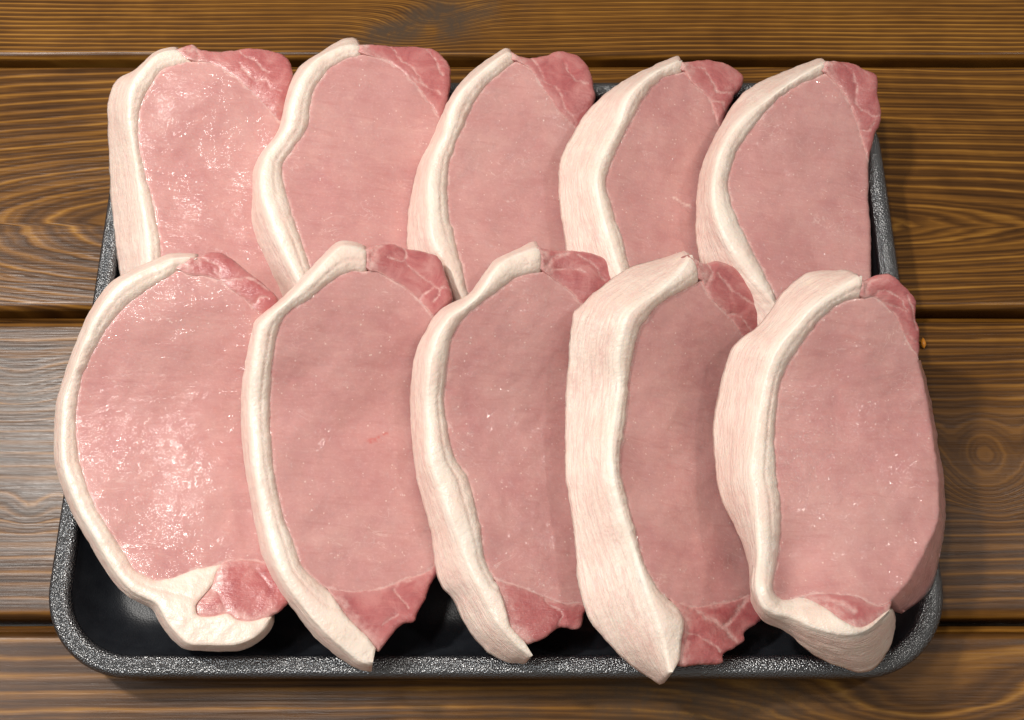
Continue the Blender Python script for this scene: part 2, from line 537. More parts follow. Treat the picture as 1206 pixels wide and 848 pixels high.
def build_table():
    root = empty("wooden_table", (0, 0, 0))
    tag(root, kind="structure")
    gaps = [py(72), py(370), py(736)]
    pitch = 0.5 * ((gaps[0] - gaps[1]) + (gaps[1] - gaps[2]))
    ys = [gaps[0] + 2 * pitch, gaps[0] + pitch] + gaps + [gaps[2] - q * pitch for q in (1, 2)]
    x0, x1 = -0.80, 0.80
    gw = 0.0060                                      # open joint between boards
    for i in range(len(ys) - 1):
        yt, yb = ys[i] - gw / 2, ys[i + 1] + gw / 2
        # cross-section: rounded top edges, sides going down
        r = 0.0035
        tg = 0.0032                                  # a tongue that shows low in the joint
        prof = [(yt + tg, -0.024), (yt + tg, -0.0062), (yt + tg - 0.0006, -0.0056), (yt + 0.0004, -0.0054), (yt, -0.0050), (yt, -r)]
        for a in np.linspace(0.25, 1, 4):
            prof.append((yt - r + r * math.cos(a * math.pi / 2), -r + r * math.sin(a * math.pi / 2)))
        inner = np.arange(yt - r - 0.0018, yb + r, -0.0018)
        prof += [(y, 0.0) for y in inner]
        for a in np.linspace(1, 0.0, 5):
            prof.append((yb + r - r * math.cos(a * math.pi / 2), -r + r * math.sin(a * math.pi / 2)))
        prof.append((yb, -0.024))
        prof = np.array(prof)
        xs = np.arange(x0, x1 + 1e-6, 0.0035)
        X, Yi = np.meshgrid(xs, np.arange(len(prof)))
        Y = prof[Yi, 0]; Z = prof[Yi, 1].copy()
        # uneven, slightly wavy edges
        edge = np.clip(1 - np.abs(np.minimum(yt - Y, Y - yb)) / 0.006, 0, 1)
        Y = Y + edge * 0.0007 * fbm(X * 18, Y * 30 + i * 7, 5 + i, 3)
        Z = Z + np.where(Z > -0.02, 0.0005 * fbm(X * 14 + i * 3, Y * 40, 9 + i, 2), 0)
        V = np.stack([X.ravel(), Y.ravel(), Z.ravel()], 1)
        x, y = V[:, 0], V[:, 1]
        wob = 0.0022 * fbm(x * 9, y * 6 + i * 11, 21 + i, 2)
        warm = 0.25 * fbm(x * 3, y * 22 + i * 5, 31 + i, 3)
        knot = np.zeros(len(V))
        calm = np.zeros(len(V))
        yy = y + wob
        if i == 1:      # fine straight grain with a dark crossing knot
            ring = yy / 0.0030 + 0.4 * fbm(x * 5, y * 30, 3, 2)
            kx, ky = px2(505, 28)
            ang = 0.35
            dx, dy = x - kx, y - ky
            u, w = dx * math.cos(ang) + dy * math.sin(ang), -dx * math.sin(ang) + dy * math.cos(ang)
            b = np.exp(-(u / 0.030) ** 2 - (w / 0.013) ** 2)
            ring = ring + 4.0 * b
            knot = np.clip(1.5 * np.exp(-((u / 0.042) ** 2 + (w / 0.014) ** 2)) * (0.7 + 1.2 * fbm(x * 90, y * 90, 8, 3)), 0, 1)
            warm += 0.28
        elif i == 2:    # long cathedral grain, tips at either side of the tray
            cx, cy = px2(600, 266)
            dx = np.abs(x - cx); dy = yy - cy
            left = (x < cx)
            tip = np.where(left, 0.195, 0.19)
            ratio = np.where(left, 0.20, 0.09)
            ex = np.maximum(dx - tip * 0.6, 0) * ratio + dx * 0.004
            ring = np.sqrt(ex ** 2 + dy ** 2 + 1e-7) / np.where(dy > 0, 0.0052, 0.0047) + 0.30 * fbm(x * 12, y * 40, 6, 2)
            warm += np.where(x > 0, 0.22, 0.06)
        elif i == 3:    # straight at left with small knots, round bullseye at right
            ring = yy / 0.0062 + 0.5 * fbm(x * 6, y * 18, 13, 2)
            kx, ky = px2(1160, 535)
            dx, dy = x - kx, y - ky
            rr = np.sqrt((dx / 0.9) ** 2 + (dy * 1.0) ** 2)
            rr = rr * (1 + 0.25 * fbm(x * 30, y * 30, 29, 2))
            wk = np.exp(-(rr / 0.024) ** 4)
            calm = 0.62 * np.exp(-(rr / 0.034) ** 4)
            ring = (1 - wk) * ring + wk * (ky / 0.0062 + rr / 0.0068 + 0.35)
            for (qx, qy, s) in ((20, 455, 0.016), (35, 600, 0.008), (95, 590, 0.006)):
                kx, ky = px2(qx, qy)
                d2 = ((x - kx) / s) ** 2 + ((y - ky) / (s * 0.9)) ** 2
                ring = ring + 1.1 * np.exp(-d2 / 1.5)
                knot = np.maximum(knot, np.clip(0.9 * np.exp(-d2) * (0.8 + 1.5 * fbm(x * 110, y * 110, 7, 3)), 0, 0.8))
            warm += np.where(x > 0, 0.0, -0.10)
        elif i == 4:
            ring = yy / 0.0075 + 0.35 * fbm(x * 4, y * 20, 15, 2)
            kx, ky = px2(1090, 842)
            b = np.exp(-((x - kx) / 0.07) ** 2 - ((y - ky) / 0.022) ** 2)
            ring = ring + 3.2 * b
            kx, ky = px2(800, 825)
            knot = np.clip(0.85 * np.exp(-((x - kx) / 0.075) ** 2 - ((y - ky) / 0.02) ** 2) * (0.9 + 1.0 * fbm(x * 60, y * 90, 19, 3)), 0, 0.85)
        else:
            ring = yy / 0.0055 + 0.4 * fbm(x * 5, y * 20, 23 + i, 2)
        F = grid_faces(len(prof), len(xs), flip=False)
        me = mesh_from("plank", V, F, {"ring": ring, "warm": warm, "knot": knot, "calm": calm})
        o = link("plank" if i == 0 else "plank.%03d" % i, me, root, M_WOOD)
    # the dark backing seen through the joints
    V = [(x0, ys[-1], -0.018), (x1, ys[-1], -0.018), (x1, ys[0], -0.018), (x0, ys[0], -0.018),
         (x0, ys[-1], -0.03), (x1, ys[-1], -0.03), (x1, ys[0], -0.03), (x0, ys[0], -0.03)]
    me = mesh_from("backing_board", V, [(0, 1, 2, 3), (7, 6, 5, 4), (0, 4, 5, 1), (1, 5, 6, 2), (2, 6, 7, 3), (3, 7, 4, 0)],
                   {"ring": np.zeros(8), "warm": -np.ones(8), "knot": np.ones(8)}, smooth=False)
    link("backing_board", me, root, M_WOOD)


build_table()

# ------------------------------------------------------------------ the tray
RIMZ = 0.025


def build_tray():
    bl = at_height([(61, 650)], RIMZ)[0]; br = at_height([(1108, 650)], RIMZ)[0]
    bot = at_height([(600, 799)], 0.021)[0][1]; top = at_height([(620, 94)], RIMZ)[0][1]
    cx, cy = (bl[0] + br[0]) / 2, (bot + top) / 2
    hx, hy = (br[0] - bl[0]) / 2, (top - bot) / 2
    root = empty("foam_tray", (cx, cy, 0))
    tag(root, "black foam meat tray with a rounded rim, holding all the raw pork steaks", "tray")
    R = 0.040

    def sweep(prof, nc=26, ns=90):
        """prof: list of (inset from outer edge, z) swept round a rounded rectangle"""
        V = []
        for inset, z in prof:
            r = max(R - inset, 0.004)
            ax, ay = hx - inset - r, hy - inset - r
            loop = []
            for q, (sx, sy) in enumerate(((1, 1), (-1, 1), (-1, -1), (1, -1))):
                a0 = q * math.pi / 2
                for a in np.linspace(a0, a0 + math.pi / 2, nc):
                    loop.append((sx * ax + r * math.cos(a), sy * ay + r * math.sin(a)))
                # straight run to the next corner
                nx, ny = ((-1, 1), (-1, -1), (1, -1), (1, 1))[q]
                a1 = a0 + math.pi / 2
                e = (nx * ax + r * math.cos(a1), ny * ay + r * math.sin(a1))
                s = loop[-1]
                for t in np.linspace(0, 1, ns + 2)[1:-1]:
                    loop.append((s[0] + (e[0] - s[0]) * t, s[1] + (e[1] - s[1]) * t))
            loop = np.array(loop)
            zz = z + 0.0004 * fbm(loop[:, 0] * 25, loop[:, 1] * 25, 77, 2)
            V.append(np.column_stack([loop, zz]))
        n = len(V[0])
        return np.vstack(V), n

    # rim: under the lip, round over the crest, down to the start of the inner wall
    prof = [(0.0050, RIMZ - 0.0095), (0.0022, RIMZ - 0.0100), (0.0004, RIMZ - 0.0085), (0.0, RIMZ - 0.0062)]
    for a in np.linspace(0.08, 1, 9):
        an = math.pi * (1 - a)
        prof.append((0.0055 - 0.0055 * math.cos(math.pi - an), RIMZ - 0.0062 + 0.0062 * math.sin(an) ** 0.45))
    prof = [(i * 0.90, z) for i, z in prof]
    prof = [p for p in prof if not (p[0] > 0.0050 and p[1] < RIMZ - 0.0035)]
    prof.append((0.0100, RIMZ - 0.0042))
    V, n = sweep(prof)
    me = mesh_from("rim", V, grid_faces(len(prof), n, True, False))
    rim = link("rim", me, root, M_RIM)
    # basin: inner wall, floor, and outer wall down to the table
    last = prof[-1]
    inner = [last, (0.0112, 0.0190), (0.0150, 0.0130), (0.0203, 0.0085), (0.0235, 0.0058), (0.028, 0.0046), (0.033, 0.0042)]
    V1, n = sweep(inner)
    F1 = grid_faces(len(inner), n, True, False)
    F1.append(tuple((len(inner) - 1) * n + k for k in range(n)))
    outer = [(0.0045, RIMZ - 0.0095), (0.0085, 0.010), (0.0125, 0.004), (0.018, 0.0006), (0.03, 0.0004)]
    V2, n = sweep(outer)
    off = len(V1)
    F2 = [tuple(off + q for q in f) for f in grid_faces(len(outer), n, True, True)]
    F2.append(tuple(off + (len(outer) - 1) * n + k for k in range(n))[::-1])
    me = mesh_from("basin", np.vstack([V1, V2]), F1 + F2)
    link("basin", me, root, M_BASIN)


build_tray()
# ------------------------------------------------------------------ the steaks
# each dictionary holds outlines measured off the meat: F / O front and back edge of the rind, I where fat
# meets lean, LC / CO inner and outer edge of the upper side muscle, LB / BO / FB the lower one, R the far side
S = []
S.append(dict(row='T', zl=42, zr=31, t=20,
  label="raw pork steak at the tray's far left corner, with dark rounded upper right corner",
  O=[(207,56),(183,62),(160,82),(139,93),(127,118),(127,154),(129,211),(134,271),(141,320),(149,350),(158,384)],
  F=[(209,57),(186,64),(166,82),(152,105),(149,130),(150,151),(157,188),(164,241),(169,272),(171,313),(173,345),(180,380)],
  I=[(228,72),(206,76),(192,80),(179,98),(166,122),(162,160),(168,196),(179,237),(187,275),(190,302),(196,345),(202,382)],
  LC=[(228,72),(251,75),(281,94),(304,115),(326,139),(333,146)],
  CO=[(209,57),(226,50),(239,58),(270,58),(296,54.5),(326,60),(341,71),(344,92),(338,120),(333,146)],
  R=[(333,146),(325,185),(318,240),(320,300),(335,340),(338,385)],
  seams=[([(229,54),(234,66),(228,78)],2.5),([(285,62),(298,71),(308,80),(316,85)],1.2),([(281,75),(298,91),(311,97),(319,105),(332,107)],1.3),([(228,60),(215,72),(206,76)],2.2)]))
S.append(dict(row='T', zl=49, zr=28, t=20,
  label="raw pork steak whose fat edge makes an S bend, second from left in far row",
  O=[(416,44),(401,47),(374,64),(352,79),(340,102),(333,132),(325,158),(301,192),(297,226),(297,271),(312,305),(329,343),(345,385)],
  F=[(425,52),(404,54),(371,71),(353,93),(341,124),(334,154),(311,188),(306,219),(314,256),(337,309),(348,332),(365,380)],
  I=[(428,64),(404,70),(382,87),(367,113),(361,151),(340,181),(331,200),(335,219),(344,253),(357,290),(364,309),(385,382)],
  LC=[(428,64),(457,72),(484,94),(506,121),(518,139),(524,148)],
  CO=[(425,52),(431,51),(454,52),(503,54.5),(521,64),(531,79),(531,98),(528,125),(524,148)],
  R=[(524,148),(513,190),(504,240),(500,285),(512,315),(545,350),(552,385)],
  seams=[([(436,57),(448,66),(457,74)],1.0),([(461,57),(478,74),(491,87),(506,105),(518,113)],1.2),([(485,92),(500,99)],1.2),([(503,56),(513,72),(521,87)],1.0)]))
S.append(dict(row='T', zl=48, zr=26, t=20,
  label="raw pork steak in the middle of the far row, with plump dark corner",
  O=[(597,57),(590,60),(558,82),(536,106),(521,135),(506,168),(492,197),(481,245),(479,288),(483,310),(492,345),(505,385)],
  F=[(603,60),(592,64),(554,95),(532,124),(521,160),(507,197),(503,230),(507,281),(525,318),(539,347),(556,385)],
  I=[(608,72),(590,85),(568,106),(550,138),(532,182),(527,212),(528,248),(536,281),(545,318),(552,347),(572,385)],
  LC=[(608,72),(627,84),(653,124),(675,148),(681,154),(690,162)],
  CO=[(603,60),(611,64),(634,66),(660,59),(682,64),(695,80),(702,109),(699,135),(690,162)],
  R=[(690,162),(680,200),(680,250),(690,300),(705,345),(712,385)],
  seams=[([(634,93),(653,102),(667,128),(678,146)],1.1),([(625,68),(634,82),(642,95)],0.9),([(664,75),(676,92),(690,100)],0.8)]))
S.append(dict(row='T', zl=52, zr=26, t=20,
  label="raw pork steak with wide rind and small pale streak, second from right in far row",
  O=[(798,66),(780,73),(734,95),(697,125),(674,159),(659,193),(659,239),(666,291),(675,330),(690,385)],
  F=[(802,69),(765,88),(738,114),(727,144),(712,174),(701,201),(700,224),(708,261),(723,310),(737,350),(752,385)],
  I=[(806,84),(780,92),(761,110),(742,144),(723,182),(714,208),(716,231),(731,276),(740,310),(752,350),(768,385)],
  LC=[(806,84),(817,99),(836,118),(846,148),(850,162)],
  CO=[(802,69),(806,72),(836,69),(859,74),(876,88),(876,99),(866,114),(857,137),(850,162)],
  R=[(850,162),(842,200),(838,250),(845,300),(865,345),(880,385)],
  seams=[([(812,78),(829,84),(840,99),(846,110),(866,107)],1.1),([(836,116),(848,120),(859,129)],1.1)],
  marks=[([(794,233),(804,239),(813,243)],0.9)]))
S.append(dict(row='T', zl=52, zr=29, t=20,
  label="raw pork steak at the tray's far right corner, ragged pink seams along its edge",
  O=[(965,69),(955,72),(924,84),(879,106),(853,140),(826,197),(819,257),(824,310),(840,350),(860,390)],
  F=[(974,71),(943,88),(906,114),(872,140),(849,174),(838,216),(841,254),(857,291),(883,329),(909,359),(925,385)],
  I=[(972,86),(928,107),(894,140),(868,178),(858,212),(860,235),(875,272),(894,310),(913,348),(932,385)],
  LC=[(972,86),(992,107),(1007,137),(1019,178),(1025,191)],
  CO=[(974,71),(1000,71),(1019,80),(1034,88),(1036,110),(1040,137),(1030,163),(1025,191)],
  R=[(1025,191),(1025,239),(1028,276),(1028,322),(1030,385)], rvis=True,
  seams=[([(996,75),(1006,99),(1009,122),(1026,137),(1038,133)],1.3),([(1012,152),(1020,153),(1030,147)],1.1)]))
S.append(dict(row='B', zl=48, zr=36, t=20,
  label="raw pork steak at the near left corner, widest and glossiest, no ridged rind visible",
  O=[(232,300),(203,299),(185,305),(157,317),(130,333),(105,369),(89,405),(74,447),(66,480),(64.5,536),(72,570),(87,608),(104,638),(127,676),(150,702),(180,718),(193,740),(214,762),(240,766),(278,766),(299,759),(316,744),(323,728)],
  I=[(211,318),(196,326),(170,343),(144,364),(126,387),(110,413),(97,442),(91,471),(89,507),(95,549),(110,592),(129,625),(146,651),(157,669),(176,681),(197,682),(227,672),(261,664)],
  F=[(232,302),(205,304),(188,310),(161,322),(136,338),(112,373),(97,408),(81,450),(73,482),(72,536),(79,568),(94,605),(111,634),(133,671),(155,696),(184,712),(198,735),(219,757),(242,760),(276,760),(297,753),(313,740),(320,726)],
  LC=[(211,318),(227,325),(240,325),(261,331),(274,343),(289,353),(302,366),(312,376)],
  CO=[(232,302),(243,297),(253,296),(266,299),(294,321),(312,335),(327,351),(324,366),(312,376)],
  R=[(312,376),(306,420),(303,470),(306,520),(313,570),(320,620),(330,662)],
  LB=[(261,664),(278,660),(295,660),(312,663),(330,662)],
  FB=[(261,664),(255,676),(250,689),(240,702),(231,714),(234,725),(251,726),(267,723),(280,730),(295,732),(310,728),(320,726)],
  BO=[(320,726),(338,712),(344,690),(330,662)],
  seams=[([(222,305),(240,306),(258,312)],1.6),([(258,314),(262,330)],1.8),([(252,320),(266,331),(284,330),(300,332),(315,343)],1.3),([(289,353),(298,358),(305,352),(316,352)],1.6),([(211,314),(226,303),(236,301)],2.0)],
  seamsb=[([(248,694),(260,702),(268,720)],1.0),([(300,668),(318,692)],0.6)], deep=True))
S.append(dict(row='B', zl=57, zr=31, t=20,
  label="raw pork steak with a red blood spot, second from left in the near row",
  O=[(428,290),(407,284),(391,290),(362,320),(334,349),(303,375),(297,391),(289,429),(284,467),(287,537),(300,615),(311,661),(329,697),(348,722),(371,750),(400,775),(421,787),(435,791)],
  F=[(432,293),(409,289),(394,295),(366,325),(338,354),(309,379),(303,396),(297,430),(293,467),(297,537),(309,610),(321,657),(339,692),(357,716),(380,743),(407,767),(424,780),(438,783)],
  I=[(435,319),(407,321),(388,332),(365,351),(343,365),(327,388),(321,420),(318,461),(320,537),(329,591),(343,633),(355,665),(372,684),(385,693)],
  LC=[(435,319),(448,322),(474,337),(493,353),(509,372),(516,378)],
  CO=[(432,293),(439,289),(461,286),(477,291),(515,300),(525,321),(534,346),(528,365),(516,378)],
  R=[(516,378),(508,420),(503,470),(507,540),(514,600),(520,640),(524,655)],
  LB=[(385,693),(414,697),(449,693),(481,681),(502,674),(524,655)],
  FB=[(385,693),(407,725),(431,750),(443,765)],
  BO=[(443,765),(447,767),(458,753),(474,736),(488,732),(492,722),(502,704),(509,686),(518,672),(524,655)],
  seams=[([(477,292),(480,311),(493,322),(512,337),(517,342),(512,355)],1.3),([(517,342),(524,339),(534,343)],1.1),([(493,353),(500,344),(510,338)],1.3),([(436,316),(437,304),(448,290)],2.6),([(480,311),(470,306),(455,302)],1.0)],
  seamsb=[([(463,693),(474,705),(481,716)],1.3),([(452,737),(468,722)],1.0),([(449,694),(480,682),(508,672)],1.8)],
  bloods=[([(432,519),(441,517),(449,512),(456,510)],1.2),([(436,521),(442,520)],1.2)], groove=0.45))
S.append(dict(row='B', zl=55, zr=28, t=20,
  label="raw pork steak in the middle of the near row, long with thin curved fat",
  O=[(629,284),(607,295),(581,308),(553,345),(518,365),(502,388),(489,416),(483,467),(487,537),(493,573),(506,626),(516,683),(534,707),(545,732),(566,760),(591,778),(615,782)],
  F=[(635,290),(610,299),(585,313),(559,350),(527,374),(512,398),(504,428),(501,470),(504,537),(516,575),(532,620),(549,665),(566,700),(584,733),(604,757),(624,774)],
  I=[(640,320),(610,326),(591,338),(565,358),(543,378),(530,404),(526,436),(522,474),(527,506),(535,538),(552,566),(564,612),(571,658),(583,683)],
  LC=[(640,320),(650,327),(674,346),(683,356),(692,372)],
  CO=[(635,290),(645,293),(661,294),(680,294),(712,302),(730,315),(728,335),(712,355),(692,372)],
  R=[(692,372),(688,420),(686,480),(688,540),(692,600),(698,650),(702,708)],
  LB=[(583,683),(615,693),(644,704),(665,711),(702,708)],
  FB=[(583,683),(594,718),(601,739),(618,757)],
  BO=[(618,757),(624,759),(644,750),(661,739),(683,740),(690,722),(702,708)],
  seams=[([(680,300),(699,313),(712,330)],1.2),([(648,318),(668,316),(686,322)],1.1),([(640,318),(652,303),(668,297)],3.0)],
  seamsb=[([(640,705),(661,725),(657,739)],1.1),([(636,702),(665,710),(688,712)],1.7)], groove=0.4))
S.append(dict(row='B', zl=57, zr=26, t=21,
  label="raw pork steak with the broadest ridged white rind, second from right in near row",
  O=[(805,296),(772,306),(739,316),(706,340),(683,361),(676,367),(674,377),(670,419),(666,478),(666,557),(670,583),(676,626),(681,685),(693,728),(713,755),(736,778),(762,797),(777,806)],
  F=[(812,299),(796,322),(772,343),(750,358),(737,371),(729,396),(725,422),(726,455),(721,491),(716,524),(718,557),(722,580),(731,613),(744,649),(754,682),(767,718),(779,755),(787,792)],
  I=[(826,330),(812,338),(792,348),(772,362),(754,386),(747,412),(741,445),(737,491),(731,531),(731,560),(739,590),(749,629),(756,656),(772,689),(788,705)],
  LC=[(826,330),(838,351),(855,369),(868,386),(874,395),(890,410)],
  CO=[(812,299),(818,304),(835,309),(848,306),(871,316),(901,339),(906,366),(900,392),(890,410)],
  R=[(890,410),(870,450),(862,500),(862,550),(870,600),(884,650),(898,690),(902,700)],
  LB=[(788,705),(812,715),(838,712),(864,708),(883,700),(902,700)],
  FB=[(788,705),(802,728),(800,751),(798,779)],
  BO=[(798,779),(806,785),(825,783),(851,781),(853,771),(864,764),(878,755),(878,745),(893,735),(903,720),(902,700)],
  seams=[([(845,322),(864,346),(891,362),(904,371)],1.3),([(830,336),(838,322),(836,310)],1.6),([(856,370),(872,372),(885,390)],1.0)],
  seamsb=[([(818,718),(844,735),(864,753)],3.0),([(851,737),(868,722),(878,704)],3.2),([(812,716),(850,711),(884,700)],2.0),([(806,745),(828,752),(850,768)],1.4)], groove=0.5))
S.append(dict(row='B', zl=62, zr=44, t=21,
  label="raw pork steak over the near right tray rim, fat folded up across its bottom",
  O=[(992,318),(955,320),(936,331),(918,349),(894,383),(871,401),(860,416),(848,453),(840,499),(842,545),(848,583),(866,622),(879,655),(883,682),(886,712),(899,732),(919,741),(932,749),(952,768),(978,781),(1008,791),(1025,789),(1038,778),(1048,761),(1055,738)],
  F=[(1013,323),(986,340),(955,361),(933,386),(915,407),(903,432),(894,466),(886,515),(882,557),(886,585),(890,622),(892,655),(889,685),(895,711),(909,723),(932,729),(959,741),(992,749),(1018,745),(1038,728),(1050,716)],
  I=[(1016,351),(995,355),(973,369),(955,389),(933,420),(921,444),(915,472),(912,515),(914,557),(919,590),(919,622),(916,655),(910,682),(913,700),(925,707),(945,703)],
  LC=[(1016,351),(1030,350),(1044,361),(1056,374),(1065,395),(1076,412),(1084,424)],
  CO=[(1013,323),(1018,329),(1035,323),(1050,321),(1065,334),(1074,343),(1081,352),(1081,374),(1085,389),(1084,424)],
  R=[(1084,424),(1091,453),(1099,496),(1106,545),(1109,580),(1107,616),(1094,646),(1077,679),(1060,700),(1052,708)],
  RO=[(1084,424),(1091,455),(1100,500),(1108,548),(1113,583),(1113,616),(1108,649),(1100,685),(1084,707),(1060,724)],
  LB=[(945,703),(965,699),(1005,702),(1020,709),(1034,714),(1052,708)],
  FB=[(945,703),(965,713),(990,731),(1010,739),(1025,734),(1040,722),(1050,716)],
  BO=[(1050,716),(1052,708)],
  seams=[([(1028,350),(1041,343),(1060,352),(1068,366)],1.0),([(1035,355),(1052,361),(1066,367)],1.0),([(1068,348),(1074,362),(1080,386)],1.3),([(1016,350),(1022,334),(1040,325)],2.2),([(1066,396),(1078,404)],1.2)],
  seamsb=[([(945,703),(980,708),(1005,720)],4.0)],
  bumps=[(935,665,42,-6.0),(1000,742,45,5.0),(905,690,18,4.0),(1090,560,60,1.5)], rvis=True, groove=0.5))

for d in S:      # the covered far-row ends are closed plainly
    if 'LB' not in d:
        e, r, f = d['I'][-1], d['R'][-1], d['F'][-1]
        d['LB'] = [e, ((e[0] + r[0]) / 2, max(e[1], r[1]) + 3), r]
        d['FB'] = [e, ((e[0] + f[0]) / 2, e[1] + 2), f]

YB0, YB1 = py(505, .05), py(330, .05)
YT0, YT1 = py(210, .05), py(70, .05)


def sstep(a):
    a = np.clip(a, 0, 1)
    return a * a * (3 - 2 * a)


def make_height(d, k):
    ref = 540 if d['row'] == 'B' else 190
    fl = np.array(d['F']); rr = np.array(d['R'])
    xl = np.interp(ref, fl[:, 1], fl[:, 0]) if d['row'] == 'T' else min(p[0] for p in d['F'])
    xr = np.interp(ref, rr[:, 1], rr[:, 0])
    XL = at_height([(xl, ref)], .045)[0, 0]; XR = at_height([(xr, ref)], .035)[0, 0]
    gx = (d['zl'] - d['zr']) * 1e-3 / (XR - XL)

    def H(X, Y, p):
        z = d['zr'] * 1e-3 + gx * (XR - X)
        if d['row'] == 'B':
            z = z + 0.025 * sstep((Y - YB0) / (YB1 - YB0)) + 0.006 * sstep((py(640, .04) - Y) / 0.05)
        else:
            z = z + 0.014 * sstep((Y - YT0) / (YT1 - YT0))
        for bx, by, br, bz in d.get('bumps', []):
            z = z + bz * 1e-3 * np.exp(-((p[:, 0] - bx) ** 2 + (p[:, 1] - by) ** 2) / br ** 2)
        z = z + 0.0018 * fbm(p[:, 0] / 60 + k * 9, p[:, 1] / 55, 40 + k, 2)
        return z
    n = np.array([gx, -0.12, 1.0]); n /= np.linalg.norm(n)
    return H, n


def hexgrid(poly, step):
    lo, hi = poly.min(0), poly.max(0)
    ys = np.arange(lo[1], hi[1], step * 0.866)
    pts = []
    for i, y in enumerate(ys):
        xs = np.arange(lo[0] + (i % 2) * step / 2, hi[0], step)
        pts.append(np.column_stack([xs, np.full(len(xs), y)]))
    P = np.vstack(pts) + rng.normal(0, step * 0.12, (sum(map(len, pts)), 2))
    P = P[inside(P, poly)]
    return P[seg_dist(P, poly) > step * 0.6]


def cdt(P, nb):
    r = delaunay_2d_cdt([Vector(p) for p in P], [], [list(range(nb))], 1, 1e-5)
    V = np.array([tuple(v) for v in r[0]])
    omap = {}
    for i, o in enumerate(r[3]):
        for q in o: omap[q] = i
    return V, [tuple(f) for f in r[2]], omap


PX = 0.423      # about how many millimetres a measured unit is on the meat


def build_part(name, root, mat, d, H, n, poly, step, base=0.0, dep=1.0, rad=3.0, wall=None, rings=5, bulge=0.4,
               inset=0.6, seams=(), bloods=(), groove=None, pillow=0.0, seam_depth=0.35, roll=None, pill_line=None, tscale=1.0, edges=None, soft=None, ridge=None, pale=None, pts=None):
    """one closed piece of a steak: poly is its outline on the cut face; wall maps outline points to their back edge"""
    poly = np.asarray(poly, float)
    keep = np.linalg.norm(poly - np.roll(poly, 1, axis=0), axis=1) > 0.35
    idx = np.nonzero(keep)[0]
    poly = poly[keep]
    nb = len(poly)
    G = hexgrid(poly, step) if pts is None else pts
    P, faces, omap = cdt(np.vstack([poly, G]), nb)
    nv = len(P)
    dist = seg_dist(P, poly) * PX
    seam = np.zeros(nv); blood = np.zeros(nv)
    for arr, lst in ((seam, seams), (blood, bloods)):
        for pts, w in lst:
            ds = seg_dist(P + (5.0 if name == 'side_muscle' else 1.6) * np.column_stack([fbm(P[:, 0] / 12, P[:, 1] / 12, 61, 3), fbm(P[:, 0] / 12, P[:, 1] / 12, 62, 3)]),
                          spline(pts, 2), closed=False)
            np.maximum(arr, np.clip(1.35 - ds / (w * 1.15), 0, 1) ** 1.3, out=arr)
    off = np.full(nv, base)
    for ln_, dp_, rd_ in (roll or [(None, dep, rad)]):
        u = np.clip((dist if ln_ is None else seg_dist(P, ln_, False) * PX) / rd_, 0, 1)
        off = off - dp_ * (1 - np.sqrt(np.maximum(1 - (1 - u) ** 2, 0)))
    if pillow:
        pd = dist if pill_line is None else seg_dist(P, pill_line, False) * PX
        off = off + pillow * (1 - np.exp(-pd / 4.0))
    off = off - seam_depth * seam
    if name == 'side_muscle' and len(seams):
        dm = np.min([seg_dist(P, spline(p_, 2), closed=False) for p_, _ in seams], axis=0) * PX
        off = off + 0.4 * (1 - np.exp(-dm / 1.8))
    if ridge is not None:
        dI, dF = seg_dist(P, ridge[0], False), seg_dist(P, ridge[1], False)
        w = np.clip(dI / np.maximum(dI + dF, 1e-6), 0, 1)
        off = off + ridge[2] * np.minimum((dI + dF) / 24, 1.2) * np.sin(math.pi * w ** 1.25)
    if pale is not None:       # membrane where the fat runs out over the muscle
        dp = seg_dist(P, pale, False) + 6 * fbm(P[:, 0] / 6, P[:, 1] / 6, 63, 3)
        seam = np.maximum(seam, np.clip(1.35 - dp / 10.0, 0, 1.25))
        if 'CO' in d and edges is not None and len(edges) == 1:
            off = off + 1.0 * np.exp(-seg_dist(P, pale, False) * PX / 3.0)
    if groove is not None:
        dI, dF, a, amp = seg_dist(P, groove[0], False), seg_dist(P, groove[1], False), groove[2], groove[3]
        w = dI / np.maximum(dI + dF, 1e-6)
        along = 0.5 + 0.9 * fbm(P[:, 1] / 60, P[:, 0] / 90, 71, 2)
        gg = 0.9 * np.exp(-((w - a - 0.10 * fbm(P[:, 1] / 40, P[:, 0] / 400, 72, 2)) / 0.055) ** 2) * np.clip(along, 0.15, 1)
        off = off - amp * gg
        seam = np.maximum(seam, gg * 0.75)
    off = off + (0.5 if name == 'fat_layer' and d.get('deep') else 0.24) * fbm(P[:, 0] / 12, P[:, 1] / 12, 81, 3)
    W = on_surface(P, H) + n[None] * (off * 1e-3)[:, None]
    bi = [omap[i] for i in range(nb)]
    PB = W[bi]
    # back edge
    t = d['t'] * 1e-3
    T = np.roll(poly, -1, axis=0) - np.roll(poly, 1, axis=0)
    T /= np.maximum(np.linalg.norm(T, axis=1, keepdims=True), 1e-6)
    area2 = np.sum(poly[:, 0] * np.roll(poly[:, 1], -1) - np.roll(poly[:, 0], -1) * poly[:, 1])
    Nn = np.stack([T[:, 1], -T[:, 0]], 1) * (1 if area2 > 0 else -1)
    out3 = np.column_stack([Nn[:, 0], -Nn[:, 1], np.zeros(nb)])
    RB = PB - n[None] * (t * tscale - 0.0008) - out3 * (inset * 1e-3)
    bl = np.full(nb, bulge)
    skin = np.ones(nb)
    if name == 'rind':
        skin = (idx < len(keep) // 2).astype(float)
        bl = bl * skin
    along = np.concatenate([[0], np.cumsum(np.linalg.norm(np.diff(PB, axis=0), axis=1))]) * 1e3
    if wall is not None:
        m, tgt = wall(idx)
        RB[m] = tgt[m]
    V = [W]; wl = [np.column_stack([np.zeros(nv), np.zeros(nv), np.zeros(nv)])]
